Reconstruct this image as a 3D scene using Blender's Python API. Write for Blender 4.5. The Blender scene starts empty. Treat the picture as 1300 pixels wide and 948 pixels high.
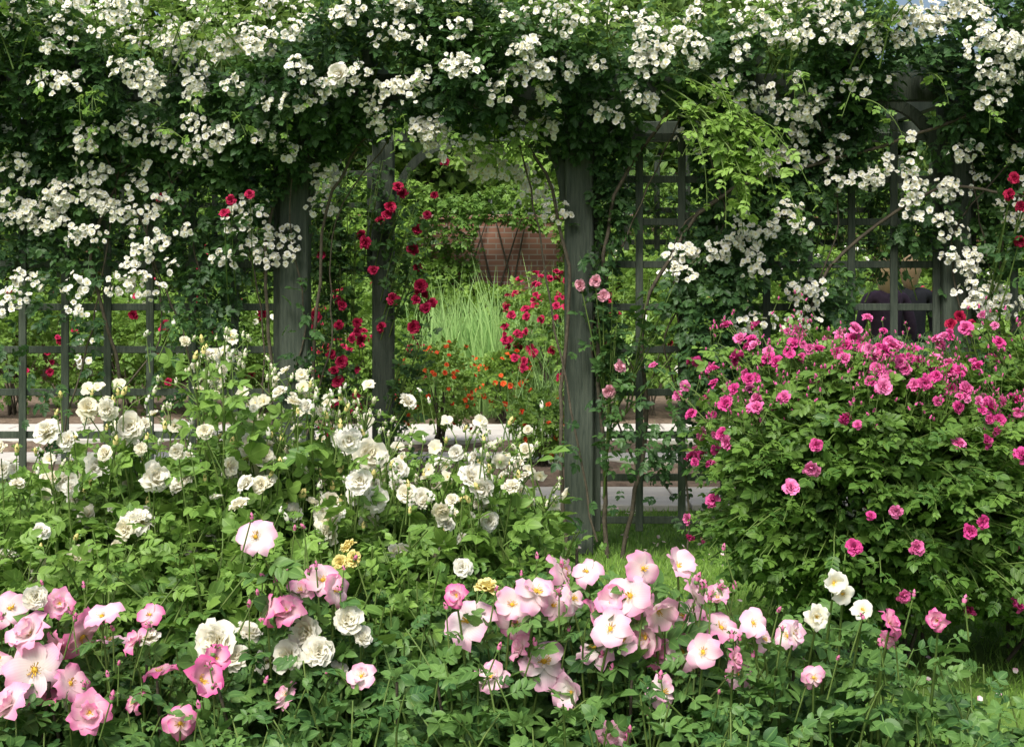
import bpy, math, numpy as np
from mathutils import Vector
rng=np.random.default_rng(11)
U=rng.uniform; NR=rng.normal
def nrm(a):
    a=np.asarray(a,float); return a/np.maximum(np.linalg.norm(a,axis=-1,keepdims=True),1e-9)
def nz(p,f,seed):
    r=np.random.default_rng(seed); o=0
    for i in range(7):
        k=r.normal(size=3)*f; o=o+np.sin(p@k+r.uniform(0,6.28))
    return o/1.87
def sstep(a,b,x):
    t=np.clip((x-a)/(b-a),0,1); return t*t*(3-2*t)
# ------------------------------------------------------------ materials
MATS=[]; MI={}
def newmat(name):
    m=bpy.data.materials.new(name); m.use_nodes=True; nt=m.node_tree; nt.nodes.clear()
    o=nt.nodes.new('ShaderNodeOutputMaterial'); MI[name]=len(MATS); MATS.append(m); return m,nt,o
def mixc(nt,fac,a,b,bt='MIX'):
    n=nt.nodes.new('ShaderNodeMix'); n.data_type='RGBA'; n.blend_type=bt
    for s,v in ((n.inputs[0],fac),(n.inputs[6],a),(n.inputs[7],b)):
        if isinstance(v,(int,float)): s.default_value=v
        elif isinstance(v,tuple): s.default_value=(*v,1)
        else: nt.links.new(v,s)
    return n.outputs[2]
def mathn(nt,op,a,b=None,clamp=False):
    n=nt.nodes.new('ShaderNodeMath'); n.operation=op; n.use_clamp=clamp
    for i,v in enumerate((a,b)):
        if v is None: continue
        if isinstance(v,(int,float)): n.inputs[i].default_value=v
        else: nt.links.new(v,n.inputs[i])
    return n.outputs[0]
def data(nt):
    a=nt.nodes.new('ShaderNodeAttribute'); a.attribute_name='data'
    s=nt.nodes.new('ShaderNodeSeparateColor'); nt.links.new(a.outputs['Color'],s.inputs[0]); return s.outputs
def noise(nt,scale,detail=4,rough=.55,vec=None):
    n=nt.nodes.new('ShaderNodeTexNoise'); n.inputs['Scale'].default_value=scale; n.inputs['Detail'].default_value=detail
    n.inputs['Roughness'].default_value=rough
    if vec is None:
        tc=nt.nodes.new('ShaderNodeTexCoord'); vec=tc.outputs['Object']
    nt.links.new(vec,n.inputs['Vector']); return n.outputs['Fac']
def surf(nt,o,col,rough,trans=0,tcol=None,spec=.4,bump=None,bs=.3,bd=.01):
    p=nt.nodes.new('ShaderNodeBsdfPrincipled'); nt.links.new(col,p.inputs['Base Color'])
    if isinstance(rough,(int,float)): p.inputs['Roughness'].default_value=rough
    else: nt.links.new(rough,p.inputs['Roughness'])
    p.inputs['Specular IOR Level'].default_value=spec
    if bump is not None:
        b=nt.nodes.new('ShaderNodeBump'); b.inputs['Strength'].default_value=bs; b.inputs['Distance'].default_value=bd
        nt.links.new(bump,b.inputs['Height']); nt.links.new(b.outputs[0],p.inputs['Normal'])
    if trans:
        t=nt.nodes.new('ShaderNodeBsdfTranslucent'); nt.links.new(tcol if tcol is not None else col,t.inputs[0])
        mx=nt.nodes.new('ShaderNodeMixShader'); mx.inputs[0].default_value=trans
        nt.links.new(p.outputs[0],mx.inputs[1]); nt.links.new(t.outputs[0],mx.inputs[2]); nt.links.new(mx.outputs[0],o.inputs[0])
    else: nt.links.new(p.outputs[0],o.inputs[0])
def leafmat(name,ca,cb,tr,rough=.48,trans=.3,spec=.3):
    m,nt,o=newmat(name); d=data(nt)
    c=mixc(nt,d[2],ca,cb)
    ph=mathn(nt,'SUBTRACT',mathn(nt,'MULTIPLY',d[0],44.0),mathn(nt,'MULTIPLY',d[1],9.0))
    v=mathn(nt,'MULTIPLY',mathn(nt,'POWER',mathn(nt,'ABSOLUTE',mathn(nt,'SINE',ph)),6.0),.22)
    mid=mathn(nt,'SUBTRACT',1.0,mathn(nt,'MULTIPLY',d[1],7.0),clamp=True)
    k=mathn(nt,'MAXIMUM',v,mathn(nt,'MULTIPLY',mid,.6))
    c=mixc(nt,k,c,tuple(min(1,x*1.6+.02) for x in cb))
    surf(nt,o,c,rough,trans,mixc(nt,.5,c,tr),spec)
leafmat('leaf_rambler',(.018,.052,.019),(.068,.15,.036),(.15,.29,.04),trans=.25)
leafmat('leaf_lime',(.13,.25,.045),(.25,.40,.08),(.34,.50,.08),trans=.38)
leafmat('leaf_white_rose',(.062,.155,.03),(.20,.34,.065),(.27,.43,.065),trans=.34)
leafmat('leaf_pink_rose',(.030,.095,.028),(.125,.24,.055),(.18,.34,.05),trans=.27)
leafmat('leaf_magenta_rose',(.036,.10,.020),(.15,.27,.045),(.22,.38,.05),trans=.3)
leafmat('leaf_tree',(.06,.125,.03),(.18,.29,.06),(.28,.42,.07),trans=.35)
leafmat('leaf_grass',(.11,.23,.04),(.22,.37,.06),(.27,.45,.06),trans=.3)
leafmat('leaf_reed',(.16,.33,.10),(.32,.50,.17),(.36,.58,.16),trans=.35)
leafmat('leaf_garden',(.075,.165,.03),(.20,.33,.055),(.29,.46,.065),trans=.33)
def petalmat(name,cin,cout,deep,trans=.3,rough=.6,lo=.1,hi=.75):
    m,nt,o=newmat(name); d=data(nt)
    r=nt.nodes.new('ShaderNodeMapRange'); r.inputs[1].default_value=lo; r.inputs[2].default_value=hi
    r.interpolation_type='SMOOTHSTEP'; nt.links.new(d[0],r.inputs[0])
    c=mixc(nt,r.outputs[0],cin,cout)
    dd=mixc(nt,r.outputs[0],tuple(a*.6+b*.4 for a,b in zip(cin,deep)),deep)
    c=mixc(nt,d[2],c,dd)
    st=mathn(nt,'MULTIPLY',mathn(nt,'ABSOLUTE',mathn(nt,'SINE',mathn(nt,'MULTIPLY',d[1],17.0))),.08)
    c=mixc(nt,st,c,tuple(x*.85 for x in deep))
    surf(nt,o,c,rough,trans,c,.2)
petalmat('petal_rambler',(.85,.81,.52),(.87,.87,.83),(.85,.84,.74))
petalmat('petal_white',(.87,.82,.56),(.89,.88,.82),(.88,.84,.66),trans=.42)
petalmat('petal_yellow',(.78,.60,.14),(.86,.79,.38),(.82,.64,.15))
petalmat('petal_pink',(.89,.86,.80),(.88,.50,.67),(.80,.11,.38),lo=.18,hi=1.1,trans=.38)
petalmat('petal_magenta',(.42,.02,.16),(.66,.055,.28),(.80,.24,.48),trans=.22)
petalmat('petal_crimson',(.22,.005,.03),(.42,.012,.06),(.56,.03,.12),trans=.2)
petalmat('petal_blush',(.78,.38,.46),(.84,.48,.56),(.80,.32,.44))
petalmat('petal_red',(.62,.05,.02),(.72,.06,.02),(.78,.15,.03))
def flat(name,ca,cb,sc=20,rough=.8,spec=.3,bump=.3,bd=.01,stretch=None,detail=5):
    m,nt,o=newmat(name); vec=None
    if stretch:
        tc=nt.nodes.new('ShaderNodeTexCoord'); mp=nt.nodes.new('ShaderNodeMapping'); mp.inputs['Scale'].default_value=stretch
        nt.links.new(tc.outputs['Object'],mp.inputs[0]); vec=mp.outputs[0]
    n=noise(nt,sc,detail,.6,vec)
    r=nt.nodes.new('ShaderNodeMapRange'); r.inputs[1].default_value=.3; r.inputs[2].default_value=.7; nt.links.new(n,r.inputs[0])
    c=mixc(nt,r.outputs[0],ca,cb)
    big=noise(nt,1.3,3); c=mixc(nt,mathn(nt,'MULTIPLY',big,.4),c,tuple(x*.6 for x in ca))
    surf(nt,o,c,rough,spec=spec,bump=n,bs=bump,bd=bd)
flat('stamen',(.65,.38,.03),(.8,.55,.08),60)
flat('stem_green',(.08,.15,.03),(.15,.21,.05),30,.6)
flat('stem_wood',(.05,.042,.03),(.13,.11,.075),40,.85,bump=.6)
flat('wood_post',(.036,.050,.038),(.095,.115,.085),12,.85,stretch=(7,7,.6),bump=.7,bd=.008)
flat('soil',(.10,.07,.048),(.28,.21,.15),14,.95,bump=.9,bd=.03)
flat('slab',(.52,.49,.44),(.66,.63,.57),7,.85,bump=.3)
flat('lawn',(.08,.16,.025),(.15,.25,.045),10,.9,bump=.8,bd=.03)
flat('skin',(.50,.30,.21),(.58,.36,.26),8,.5,bump=.05)
flat('hair_blond',(.50,.36,.18),(.68,.52,.30),60,.5,stretch=(8,8,1),bump=.5)
flat('hair_brown',(.36,.25,.13),(.54,.40,.23),60,.5,stretch=(8,8,1),bump=.5)
flat('cloth_purple',(.05,.032,.055),(.08,.055,.09),30,.9)
flat('cloth_navy',(.022,.024,.03),(.04,.042,.05),30,.9)
flat('shoe',(.03,.02,.02),(.05,.04,.03),30,.6)
flat('bark',(.08,.06,.045),(.17,.135,.10),9,.95,stretch=(4,4,.8),bump=1,bd=.03)
m,nt,o=newmat('brick')
tc=nt.nodes.new('ShaderNodeTexCoord'); s=nt.nodes.new('ShaderNodeSeparateXYZ'); nt.links.new(tc.outputs['Object'],s.inputs[0])
cb=nt.nodes.new('ShaderNodeCombineXYZ'); nt.links.new(mathn(nt,'ADD',s.outputs[0],s.outputs[1]),cb.inputs[0]); nt.links.new(s.outputs[2],cb.inputs[1])
b=nt.nodes.new('ShaderNodeTexBrick'); nt.links.new(cb.outputs[0],b.inputs['Vector'])
b.inputs['Scale'].default_value=1; b.inputs['Brick Width'].default_value=.225; b.inputs['Row Height'].default_value=.075
b.inputs['Mortar Size'].default_value=.008; b.inputs['Color1'].default_value=(.22,.09,.06,1); b.inputs['Color2'].default_value=(.38,.18,.12,1)
b.inputs['Mortar'].default_value=(.36,.32,.27,1)
c=mixc(nt,mathn(nt,'MULTIPLY',noise(nt,3),.7),b.outputs[0],(.12,.085,.06))
surf(nt,o,c,.9,bump=b.outputs['Fac'],bs=-.6,bd=.01)
# ------------------------------------------------------------ mesh accumulator
class Acc:
    def __init__(s): s.v=[];s.l=[];s.t=[];s.m=[];s.d=[];s.n=0
    def add(s,T,pos,R,sc,tint,mats):
        pos=np.atleast_2d(pos); N=len(pos)
        if N==0: return
        sc=np.broadcast_to(np.asarray(sc,float),(N,)); tint=np.broadcast_to(np.asarray(tint,float),(N,))
        V=np.einsum('nij,kj->nki',R,T['v'])*sc[:,None,None]+pos[:,None]
        k=len(T['v']); s.v.append(V.reshape(-1,3))
        s.l.append((T['l'][None]+(np.arange(N)*k)[:,None]+s.n).ravel()); s.t.append(np.tile(T['t'],N))
        s.m.append(np.tile(np.asarray(mats)[T['m']],N))
        D=np.zeros((N,k,4)); D[:,:,:2]=T['d'][None]; D[:,:,2]=np.clip(tint[:,None]+T['j'][None],0,1); D[:,:,3]=1
        s.d.append(D.reshape(-1,4)); s.n+=N*k
    def raw(s,V,F,mat,tint=.5):
        V=np.asarray(V,float).reshape(-1,3); F=np.asarray(F,int); s.v.append(V); s.l.append(F.ravel()+s.n)
        s.t.append(np.full(len(F),F.shape[1])); s.m.append(np.full(len(F),MI[mat]))
        D=np.zeros((len(V),4)); D[:,0]=.5;D[:,1]=.5; D[:,2]=tint; D[:,3]=1; s.d.append(D); s.n+=len(V)
    def box(s,c,sz,mat,rot=0):
        c=np.array(c,float); h=np.array(sz,float)/2
        V=np.array([[x,y,z] for x in(-1,1) for y in(-1,1) for z in(-1,1)])*h
        if rot: ca,sa=math.cos(rot),math.sin(rot); V=V@np.array([[ca,sa,0],[-sa,ca,0],[0,0,1]])
        s.raw(V+c,[[0,1,3,2],[4,6,7,5],[0,4,5,1],[2,3,7,6],[0,2,6,4],[1,5,7,3]],mat)
    def tube(s,pts,r0,r1,mat,sides=5,tint=.5):
        P=np.array(pts,float); n=len(P); t=nrm(np.gradient(P,axis=0)); ref=np.array([.35,.8,.13])
        a=nrm(np.cross(t,ref)); b_=np.cross(t,a); an=np.linspace(0,2*np.pi,sides,endpoint=False); r=np.linspace(r0,r1,n)
        V=P[:,None]+r[:,None,None]*(a[:,None]*np.cos(an)[None,:,None]+b_[:,None]*np.sin(an)[None,:,None])
        i=np.arange(n-1)[:,None]*sides; j=np.arange(sides)[None]; j2=(j+1)%sides
        F=np.stack([i+j,i+j2,i+sides+j2,i+sides+j],-1).reshape(-1,4); s.raw(V,F,mat,tint)
    def build(s,name,parent=None,smooth=True,bevel=0):
        V=np.concatenate(s.v);L=np.concatenate(s.l);T=np.concatenate(s.t);M=np.concatenate(s.m);D=np.concatenate(s.d)
        used=np.unique(M); remap=np.zeros(len(MATS),int); remap[used]=np.arange(len(used))
        me=bpy.data.meshes.new(name); me.vertices.add(len(V)); me.vertices.foreach_set('co',V.ravel().astype('f'))
        me.loops.add(len(L)); me.loops.foreach_set('vertex_index',L.astype('i'))
        me.polygons.add(len(T)); me.polygons.foreach_set('loop_start',np.concatenate([[0],np.cumsum(T)[:-1]]).astype('i'))
        for u in used: me.materials.append(MATS[u])
        me.polygons.foreach_set('material_index',remap[M].astype('i'))
        me.polygons.foreach_set('use_smooth',np.full(len(T),smooth))
        me.update(calc_edges=True)
        a=me.attributes.new('data','FLOAT_COLOR','POINT'); a.data.foreach_set('color',D.ravel().astype('f'))
        ob=bpy.data.objects.new(name,me); bpy.context.scene.collection.objects.link(ob)
        if parent: ob.parent=parent
        if bevel:
            bm=ob.modifiers.new('bevel','BEVEL'); bm.width=bevel; bm.segments=1; bm.limit_method='ANGLE'
        return ob
def empty(name):
    e=bpy.data.objects.new(name,None); bpy.context.scene.collection.objects.link(e); return e
def frames(fwd,n):
    y=nrm(fwd); x=nrm(np.cross(y,n)); z=np.cross(x,y); return np.stack([x,y,z],-1)
def zframes(z):
    z=nrm(z); r=NR(size=z.shape); x=nrm(np.cross(r,z)); y=np.cross(z,x); return np.stack([x,y,z],-1)
# ------------------------------------------------------------ templates
def T_(parts):
    v=[];l=[];t=[];m=[];d=[];j=[];n=0
    for V,F,mat,D,jt in parts:
        v.append(V); d.append(D); j.append(np.full(len(V),jt))
        for f in F: l+= [i+n for i in f]; t.append(len(f)); m.append(mat)
        n+=len(V)
    return dict(v=np.concatenate(v),l=np.array(l),t=np.array(t),m=np.array(m),d=np.concatenate(d),j=np.concatenate(j))
def leaflet(hi,w=.3,fold=.1,droop=.18):
    if hi:
        ts=np.array([0,.12,.3,.52,.74,.9,1]); ws=np.array([0,.6,.93,1,.74,.36,0])*w
    else:
        ts=np.array([0,.3,.68,1]); ws=np.array([0,.9,.85,0])*w
    V=[];D=[];F=[]
    n=len(ts)
    for t in ts: V.append((0,t,-droop*t*t)); D.append((t,0))
    L=[0]+[None]*(n-2)+[n-1]; Rr=L[:]
    for i in range(1,n-1):
        for sgn,A in((-1,L),(1,Rr)):
            A[i]=len(V); V.append((sgn*ws[i],ts[i]-.04*(i%2),-droop*ts[i]**2+fold*ws[i]/w)); D.append((ts[i],1))
    for i in range(n-1):
        for A,fl in((L,0),(Rr,1)):
            q=[i,i+1,A[i+1],A[i]]; q2=[]
            for x in q:
                if x not in q2: q2.append(x)
            if fl: q2=q2[::-1]
            if len(q2)>2: F.append(q2)
    return np.array(V,float),F,np.array(D,float)
def compound(hi,npair,w=.3,seed=0):
    r=np.random.default_rng(seed); parts=[]
    def put(y,ang,ln,jt):
        V,F,D=leaflet(hi,w*r.uniform(.9,1.15),r.uniform(.04,.16),r.uniform(.05,.35)); V=V*ln
        roll=r.uniform(-.45,.45); c,s_=math.cos(roll),math.sin(roll); V=V@np.array([[c,0,s_],[0,1,0],[-s_,0,c]]).T
        c,s_=math.cos(ang),math.sin(ang); V=V@np.array([[c,-s_,0],[s_,c,0],[0,0,1]]).T
        V=V+np.array([0,y,-.22*y*y]); parts.append((V,F,0,D,jt))
    put(.6,r.uniform(-.15,.15),.42,0)
    ys=np.linspace(.24,.56,npair)
    for i,y in enumerate(ys):
        for sg in(-1,1): put(y,sg*r.uniform(.85,1.2),(.30+.05*i/max(1,npair-1))*r.uniform(.8,1.1),r.uniform(-.15,.15))
    ys=np.linspace(0,.62,4); V=[];D=[]
    for y in ys:
        for sg in(-1,1): V.append((sg*.009,y,-.22*y*y)); D.append((.5,0))
    parts.append((np.array(V,float),[[0,1,3,2],[2,3,5,4],[4,5,7,6]],0,np.array(D,float),.1))
    return T_(parts)
LEAF_HI=[compound(True,2,.34,i) for i in range(6)]+[compound(True,3,.29,i) for i in range(6,10)]
LEAF_LO=[compound(False,2,.34,i) for i in range(4)]+[compound(False,3,.29,i) for i in range(4,6)]
def simpleleaf():
    V,F,D=leaflet(False,.3,.1,.25); return T_([(V,F,0,D,0)])
LEAF1=simpleleaf()
def petal(ln,wd,cup,side,curl,nu,nv,pitch,az,r0,rs,jit=.0,ex=.5,zoff=0,twist=0):
    V=[];D=[];F=[]; ph=rs.uniform(0,6.28)
    for b_ in range(nv+1):
        v=b_/nv; w=wd*(math.sin(math.pi*(.10+.72*v))**ex)
        for a in range(nu+1):
            u=2*a/nu-1
            y=ln*(v-(.10*abs(u)**2 if v>.6 else 0)-(.06*(1-abs(u)) if b_==nv else 0)); x=u*w
            z=cup*v*v*ln+side*u*u*w-curl*max(0,v-.55)**2*4*ln*(.25+abs(u)*.6)+rs.normal()*jit*.7*v+twist*u*v*w+jit*1.8*v*v*math.sin(u*4+ph)
            V.append((x,y,z)); D.append((v,abs(u)))
    for b_ in range(nv):
        for a in range(nu):
            i=b_*(nu+1)+a; F.append([i,i+1,i+nu+2,i+nu+1])
    V=np.array(V); V[:,1]+=r0
    c,s_=math.cos(pitch),math.sin(pitch); V=V@np.array([[1,0,0],[0,c,-s_],[0,s_,c]]).T
    V[:,2]+=zoff
    c,s_=math.cos(az),math.sin(az); V=V@np.array([[c,-s_,0],[s_,c,0],[0,0,1]]).T
    return V,F,np.array(D)
def lathe(prof,sides,mat,jt=0,l=.5):
    V=[];D=[];F=[]
    for r,z in prof:
        for k in range(sides): V.append((r*math.cos(6.283*k/sides),r*math.sin(6.283*k/sides),z)); D.append((l,.5))
    for i in range(len(prof)-1):
        for k in range(sides):
            k2=(k+1)%sides; F.append([i*sides+k,i*sides+k2,(i+1)*sides+k2,(i+1)*sides+k])
    return np.array(V),F,mat,np.array(D),jt
def calyx(): return lathe([(.004,-.22),(.035,-.16),(.07,-.09),(.12,-.02)],6,2)
def double_rose(seed,nu=4,nv=4,layers=((8,5,.5),(9,20,.48),(8,34,.43),(8,50,.38),(8,64,.31),(6,80,.24)),jit=.016,wk=(.36,.50)):
    r=np.random.default_rng(seed); parts=[calyx()]
    for li,(n,p,ln) in enumerate(layers):
        o_=r.uniform(0,6.28)
        for i in range(n):
            V,F,D=petal(ln*r.uniform(.8,1.12),ln*r.uniform(*wk),.25,.3,r.uniform(.1,.6),nu,nv,math.radians(p+r.uniform(-18,14)),o_+6.283*i/n+r.uniform(-.35,.35),.015,r,jit,twist=r.uniform(-.4,.4))
            D[:,0]=np.clip(D[:,0]*(1-.08*li),0,1); parts.append((V,F,0,D,r.uniform(-.15,.15)))
    return T_(parts)
def open_rose(seed,n1=5,n2=4,p1=12,nu=6,nv=5,jit=.018,stam=True,wd=(.23,.29)):
    r=np.random.default_rng(seed); parts=[calyx()]; o_=r.uniform(0,6.28)
    for i in range(n1):
        V,F,D=petal(.5*r.uniform(.85,1.12),r.uniform(*wd),.06,r.uniform(-.15,.15),r.uniform(.05,.6),nu,nv,math.radians(p1+r.uniform(-15,14)),o_+6.283*i/n1+r.uniform(-.16,.16),.02,r,jit,.62,twist=r.uniform(-.45,.45))
        parts.append((V,F,0,D,r.uniform(-.18,.18)))
    for i in range(n2):
        V,F,D=petal(.38*r.uniform(.8,1.08),r.uniform(.15,.2),.2,.25,r.uniform(0,.5),nu,nv,math.radians(p1+24+r.uniform(-12,12)),o_+.6+6.283*i/max(n2,1)+r.uniform(-.2,.2),.02,r,jit,.6,twist=r.uniform(-.4,.4))
        parts.append((V,F,0,D,r.uniform(-.15,.15)))
    parts.append(lathe([(.06,.02),(.05,.05),(.001,.065)],7,1))
    if stam:
        for i in range(30):
            a=r.uniform(0,6.28); q=r.uniform(.05,.15); h=r.uniform(.07,.13); x,y=q*math.cos(a),q*math.sin(a)
            V=np.array([(x*.3,y*.3,.03),(x*.3+.006,y*.3,.03),(x+.010,y,h),(x-.008,y,h),(x,y+.016,h+.014)]); parts.append((V,[[0,1,2,3],[3,2,4]],1,np.full((5,2),.5),0))
    return T_(parts)
def bud(seed):
    r=np.random.default_rng(seed)
    parts=[lathe([(.01,-.5),(.16,-.42),(.18,-.25),(.12,-.2)],6,2),lathe([(.12,-.22),(.2,-.02),(.17,.22),(.07,.42),(.005,.5)],7,0,0,.8)]
    for i in range(5):
        a=i*1.2566; V,F,D=petal(.62,.085,.1,.2,.5,2,3,math.radians(62),a,.1,r,0,1,-.25); parts.append((V,F,2,D,0))
    return T_(parts)
ROSE=[double_rose(i) for i in range(6)]
POM=[double_rose(20+i,3,3,((8,2,.5),(9,22,.47),(8,42,.40),(7,60,.33),(6,78,.26)),.03,(.30,.44)) for i in range(4)]
OPEN=[open_rose(40+i,[5,5,6,5,7,5,5,5][i],[0,2,3,0,4,0,2,0][i],[2,8,14,10,22,36,-6,5][i]) for i in range(8)]
SMALL=[open_rose(60+i,5,[0,2,4,0][i%4],[8,18,24,36][i%4],2,2,.01,False,(.25,.33)) for i in range(4)]
BUD=[bud(1)]
def mixadd(acc,Ts,pos,R,sc,tint,mats):
    pos=np.atleast_2d(pos); k=rng.integers(0,len(Ts),len(pos)); sc=np.broadcast_to(sc,(len(pos),)); tint=np.broadcast_to(tint,(len(pos),))
    for i,T in enumerate(Ts):
        q=k==i
        if q.any(): acc.add(T,pos[q],R[q],sc[q],tint[q],mats)
def leaves(acc,pos,outward,sc,mat,tint,Ts=LEAF_LO,droop=.35,upn=.8,jf=.5,jn=.45):
    N=len(pos); f=nrm(outward)+NR(size=(N,3))*jf; f[:,2]-=droop
    n=nrm(outward)*.5+np.array([0,0,upn])+NR(size=(N,3))*jn
    mixadd(acc,Ts,pos,frames(f,n),sc,tint,[MI[mat]])
def flowers(acc,Ts,pos,face,sc,petal_,tint,leaf='leaf_pink_rose',jf=.35):
    pos=np.atleast_2d(pos); f=nrm(np.broadcast_to(face,pos.shape)+NR(size=pos.shape)*jf)
    mixadd(acc,Ts,pos,zframes(f),sc,tint,[MI[petal_],MI['stamen'],MI[leaf]])
def bez(a,m,b_,t):
    t=np.asarray(t)[:,None]; return (1-t)**2*a+2*t*(1-t)*m+t*t*b_
class Shoots:
    def __init__(s,acc,Ts,mat): s.a=acc;s.Ts=Ts;s.mat=mat;s.p=[];s.f=[];s.n=[];s.sc=[];s.t=[]
    def shoot(s,base,tip,bend,n,ls,t0=.4,r=.0035,tint=.5,stem='stem_green',t1=.97):
        base=np.array(base,float); tip=np.array(tip,float); m=(base+tip)/2+np.array(bend)
        P=bez(base,m,tip,np.linspace(0,1,9)); s.a.tube(P,r*1.8,r*.7,stem,4)
        t=np.linspace(t0,t1,n)+U(-.02,.02,n); Q=bez(base,m,tip,t); tg=nrm(bez(base,m,tip,t+.02)-Q)
        az=np.arange(n)*2.4+U(0,6.28); side=np.stack([np.cos(az),np.sin(az),np.zeros(n)],-1)
        f=side+tg*.35+NR(size=(n,3))*.3; f[:,2]-=.1
        nn=np.array([0,-.25,.9])+side*.4+NR(size=(n,3))*.45
        s.p.append(Q);s.f.append(f);s.n.append(nn);s.sc.append(ls*U(.6,1.2,n)*(1-.35*sstep(.8,1,t)));s.t.append(np.clip(tint+NR(size=n)*.2+.25*(t-.7),0,1))
    def done(s):
        mixadd(s.a,s.Ts,np.concatenate(s.p),frames(np.concatenate(s.f),np.concatenate(s.n)),np.concatenate(s.sc),np.concatenate(s.t),[MI[s.mat]])

# ------------------------------------------------------------ ground, lawn, beds, paths
g=Acc(); g.raw([(-200,-60,0),(200,-60,0),(200,340,0),(-200,340,0)],[[0,1,2,3]],'lawn'); g.build('ground',smooth=False)
def sheet(name,x0,x1,y0,y1,z,mat):
    a=Acc(); nx,ny=60,14; X,Y=np.meshgrid(np.linspace(x0,x1,nx),np.linspace(y0,y1,ny)); 
    Yn=Y+.04*np.sin(X*5+Y)*((Y==y0)|(Y==y1)); Z=z+.03*np.abs(nz(np.stack([X,Y,X*0],-1),9,3))*((Y>y0)&(Y<y1)&(X>x0)&(X<x1))
    i=(np.arange(ny-1)[:,None]*nx+np.arange(nx-1)[None]); F=np.stack([i,i+1,i+nx+1,i+nx],-1).reshape(-1,4)
    a.raw(np.stack([X,Yn,Z],-1),F,mat); return a.build(name,smooth=True)
sheet('soil_bed',-9,9,9.95,11.1,.006,'soil'); sheet('soil_bed',-9,9,11.75,12.35,.006,'soil'); sheet('soil_bed',-9,9,13.85,19.0,.006,'soil')
sheet('soil_bed',-3,1.4,1.2,4.2,.006,'soil')
def path(x0,x1,y0,y1):
    a=Acc(); x=x0
    rows=max(1,int(round((y1-y0)/.42))); h=(y1-y0)/rows
    for r_ in range(rows):
        x=x0+U(0,.3)
        while x<x1:
            w=U(.45,.75); a.box((x+w/2,y0+h*(r_+.5),.018+U(0,.006)),(w-.015,h-.015,.045),'slab',U(-.006,.006)); x+=w
    a.build('paved_path',smooth=False,bevel=.006)
path(-8,8,9.1,9.85); path(-8,8,11.2,11.65); path(-8,8,12.45,13.7)
gr=Acc()
Vb=np.array([(-.06,0,0),(.06,0,0),(.05,.12,.55),(-.05,.12,.55),(0,.4,1)],float); BL=T_([(Vb,[[0,1,2,3],[3,2,4]],0,np.array([(0,.6),(0,.6),(.5,.6),(.5,.6),(1,.6)]),0)])
N=60000; p=np.stack([U(-3.6,4.2,N),4.3+4.75*U(0,1,N)**.85,np.zeros(N)],-1)
p=p[(np.abs(p[:,0])<.4*p[:,1]+.5)]
z=nrm(np.array([0,0,1.])+NR(size=p.shape)*.3); gr.add(BL,p,zframes(z),U(.025,.055,len(p)),np.clip(.5+.35*nz(p,2.5,5)*.5+NR(size=len(p))*.2,0,1),[MI['leaf_grass']])
n=340; pp=np.stack([U(-1,3,n),U(4.6,9,n),np.full(n,.05)],-1); PT,PF,PD=petal(.5,.3,.2,.2,.2,2,2,0,0,0,np.random.default_rng(1)); PTT=T_([(PT,PF,0,PD,0)])
gr.add(PTT,pp,zframes(np.array([0,0,1.])+NR(size=pp.shape)*.4),.04,.2,[MI['petal_pink']])
gr.build('lawn_grass')
# ------------------------------------------------------------ pergola
pg=empty('pergola')
YF,YR=7.8,10.4
FP=[-3.28,-1.2,.37,2.45,4.5]; RP=[-3.95,-.95,.52,3.24,5.3]
for x in FP+RP:
    y=YF if x in FP else YR
    a=Acc(); a.box((x,y,1.25),(.155,.155,2.5),'wood_post'); a.build('post',pg,False,.008)
a=Acc()
for y in(YF,YR): a.box((.6,y,2.575),(9.4,.07,.15),'wood_post')
a.build('long_beam',pg,False,.006)
a=Acc()
for x in np.arange(-3.9,5.2,.52): a.box((x,(YF+YR)/2,2.71),(.06,3.3,.12),'wood_post')
a.build('rafters',pg,False,.006)
a=Acc()
def brace(x,y,sg,drop=.55,run=.5):
    n=12; t=np.linspace(0,1,n); X=x+sg*(.075+run*(1-np.cos(t*math.pi/2))); Z=2.5-drop+drop*np.sin(t*math.pi/2)
    for i in range(n-1):
        P0=np.array([X[i],Z[i]]);P1=np.array([X[i+1],Z[i+1]]); d=(P1-P0); nn=np.array([-d[1],d[0]])/np.linalg.norm(d)*.03
        V=[(q[0],yy,q[1]) for yy in(y-.025,y+.025) for q in(P0-nn,P1-nn,P1+nn,P0+nn)]
        a.raw(V,[[0,1,2,3],[7,6,5,4],[0,4,5,1],[1,5,6,2],[2,6,7,3],[3,7,4,0]],'wood_post')
brace(-1.2,YF,1);brace(.37,YF,-1);brace(-.95,YR,1);brace(.52,YR,-1);brace(.37,YF,1,.4,.35);brace(2.45,YF,-1,.4,.35);brace(2.45,YF,1,.4,.35)
a.build('arch_braces',pg,False)
def trellis(x0,x1,y,z0=.12,z1=2.4,sp=.236,name='trellis_panel'):
    a=Acc(); n=int(round((x1-x0)/sp))
    for i in range(n+1):
        x=x0+(x1-x0)*i/n; a.box((x,y-.0085,(z0+z1)/2),(.042,.016,z1-z0),'wood_post')
    k=int((z1-z0)/sp)
    for i in range(k+1): a.box(((x0+x1)/2,y+.0085,z0+.06+i*sp),(x1-x0,.016,.040),'wood_post')
    a.build(name,pg,False,.003)
trellis(-3.18,-1.30,YF);trellis(.47,2.35,YF);trellis(2.55,4.4,YF)
trellis(-3.8,-1.05,YR,1.5,2.4);trellis(.62,3.1,YR,1.7,2.4)
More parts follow.
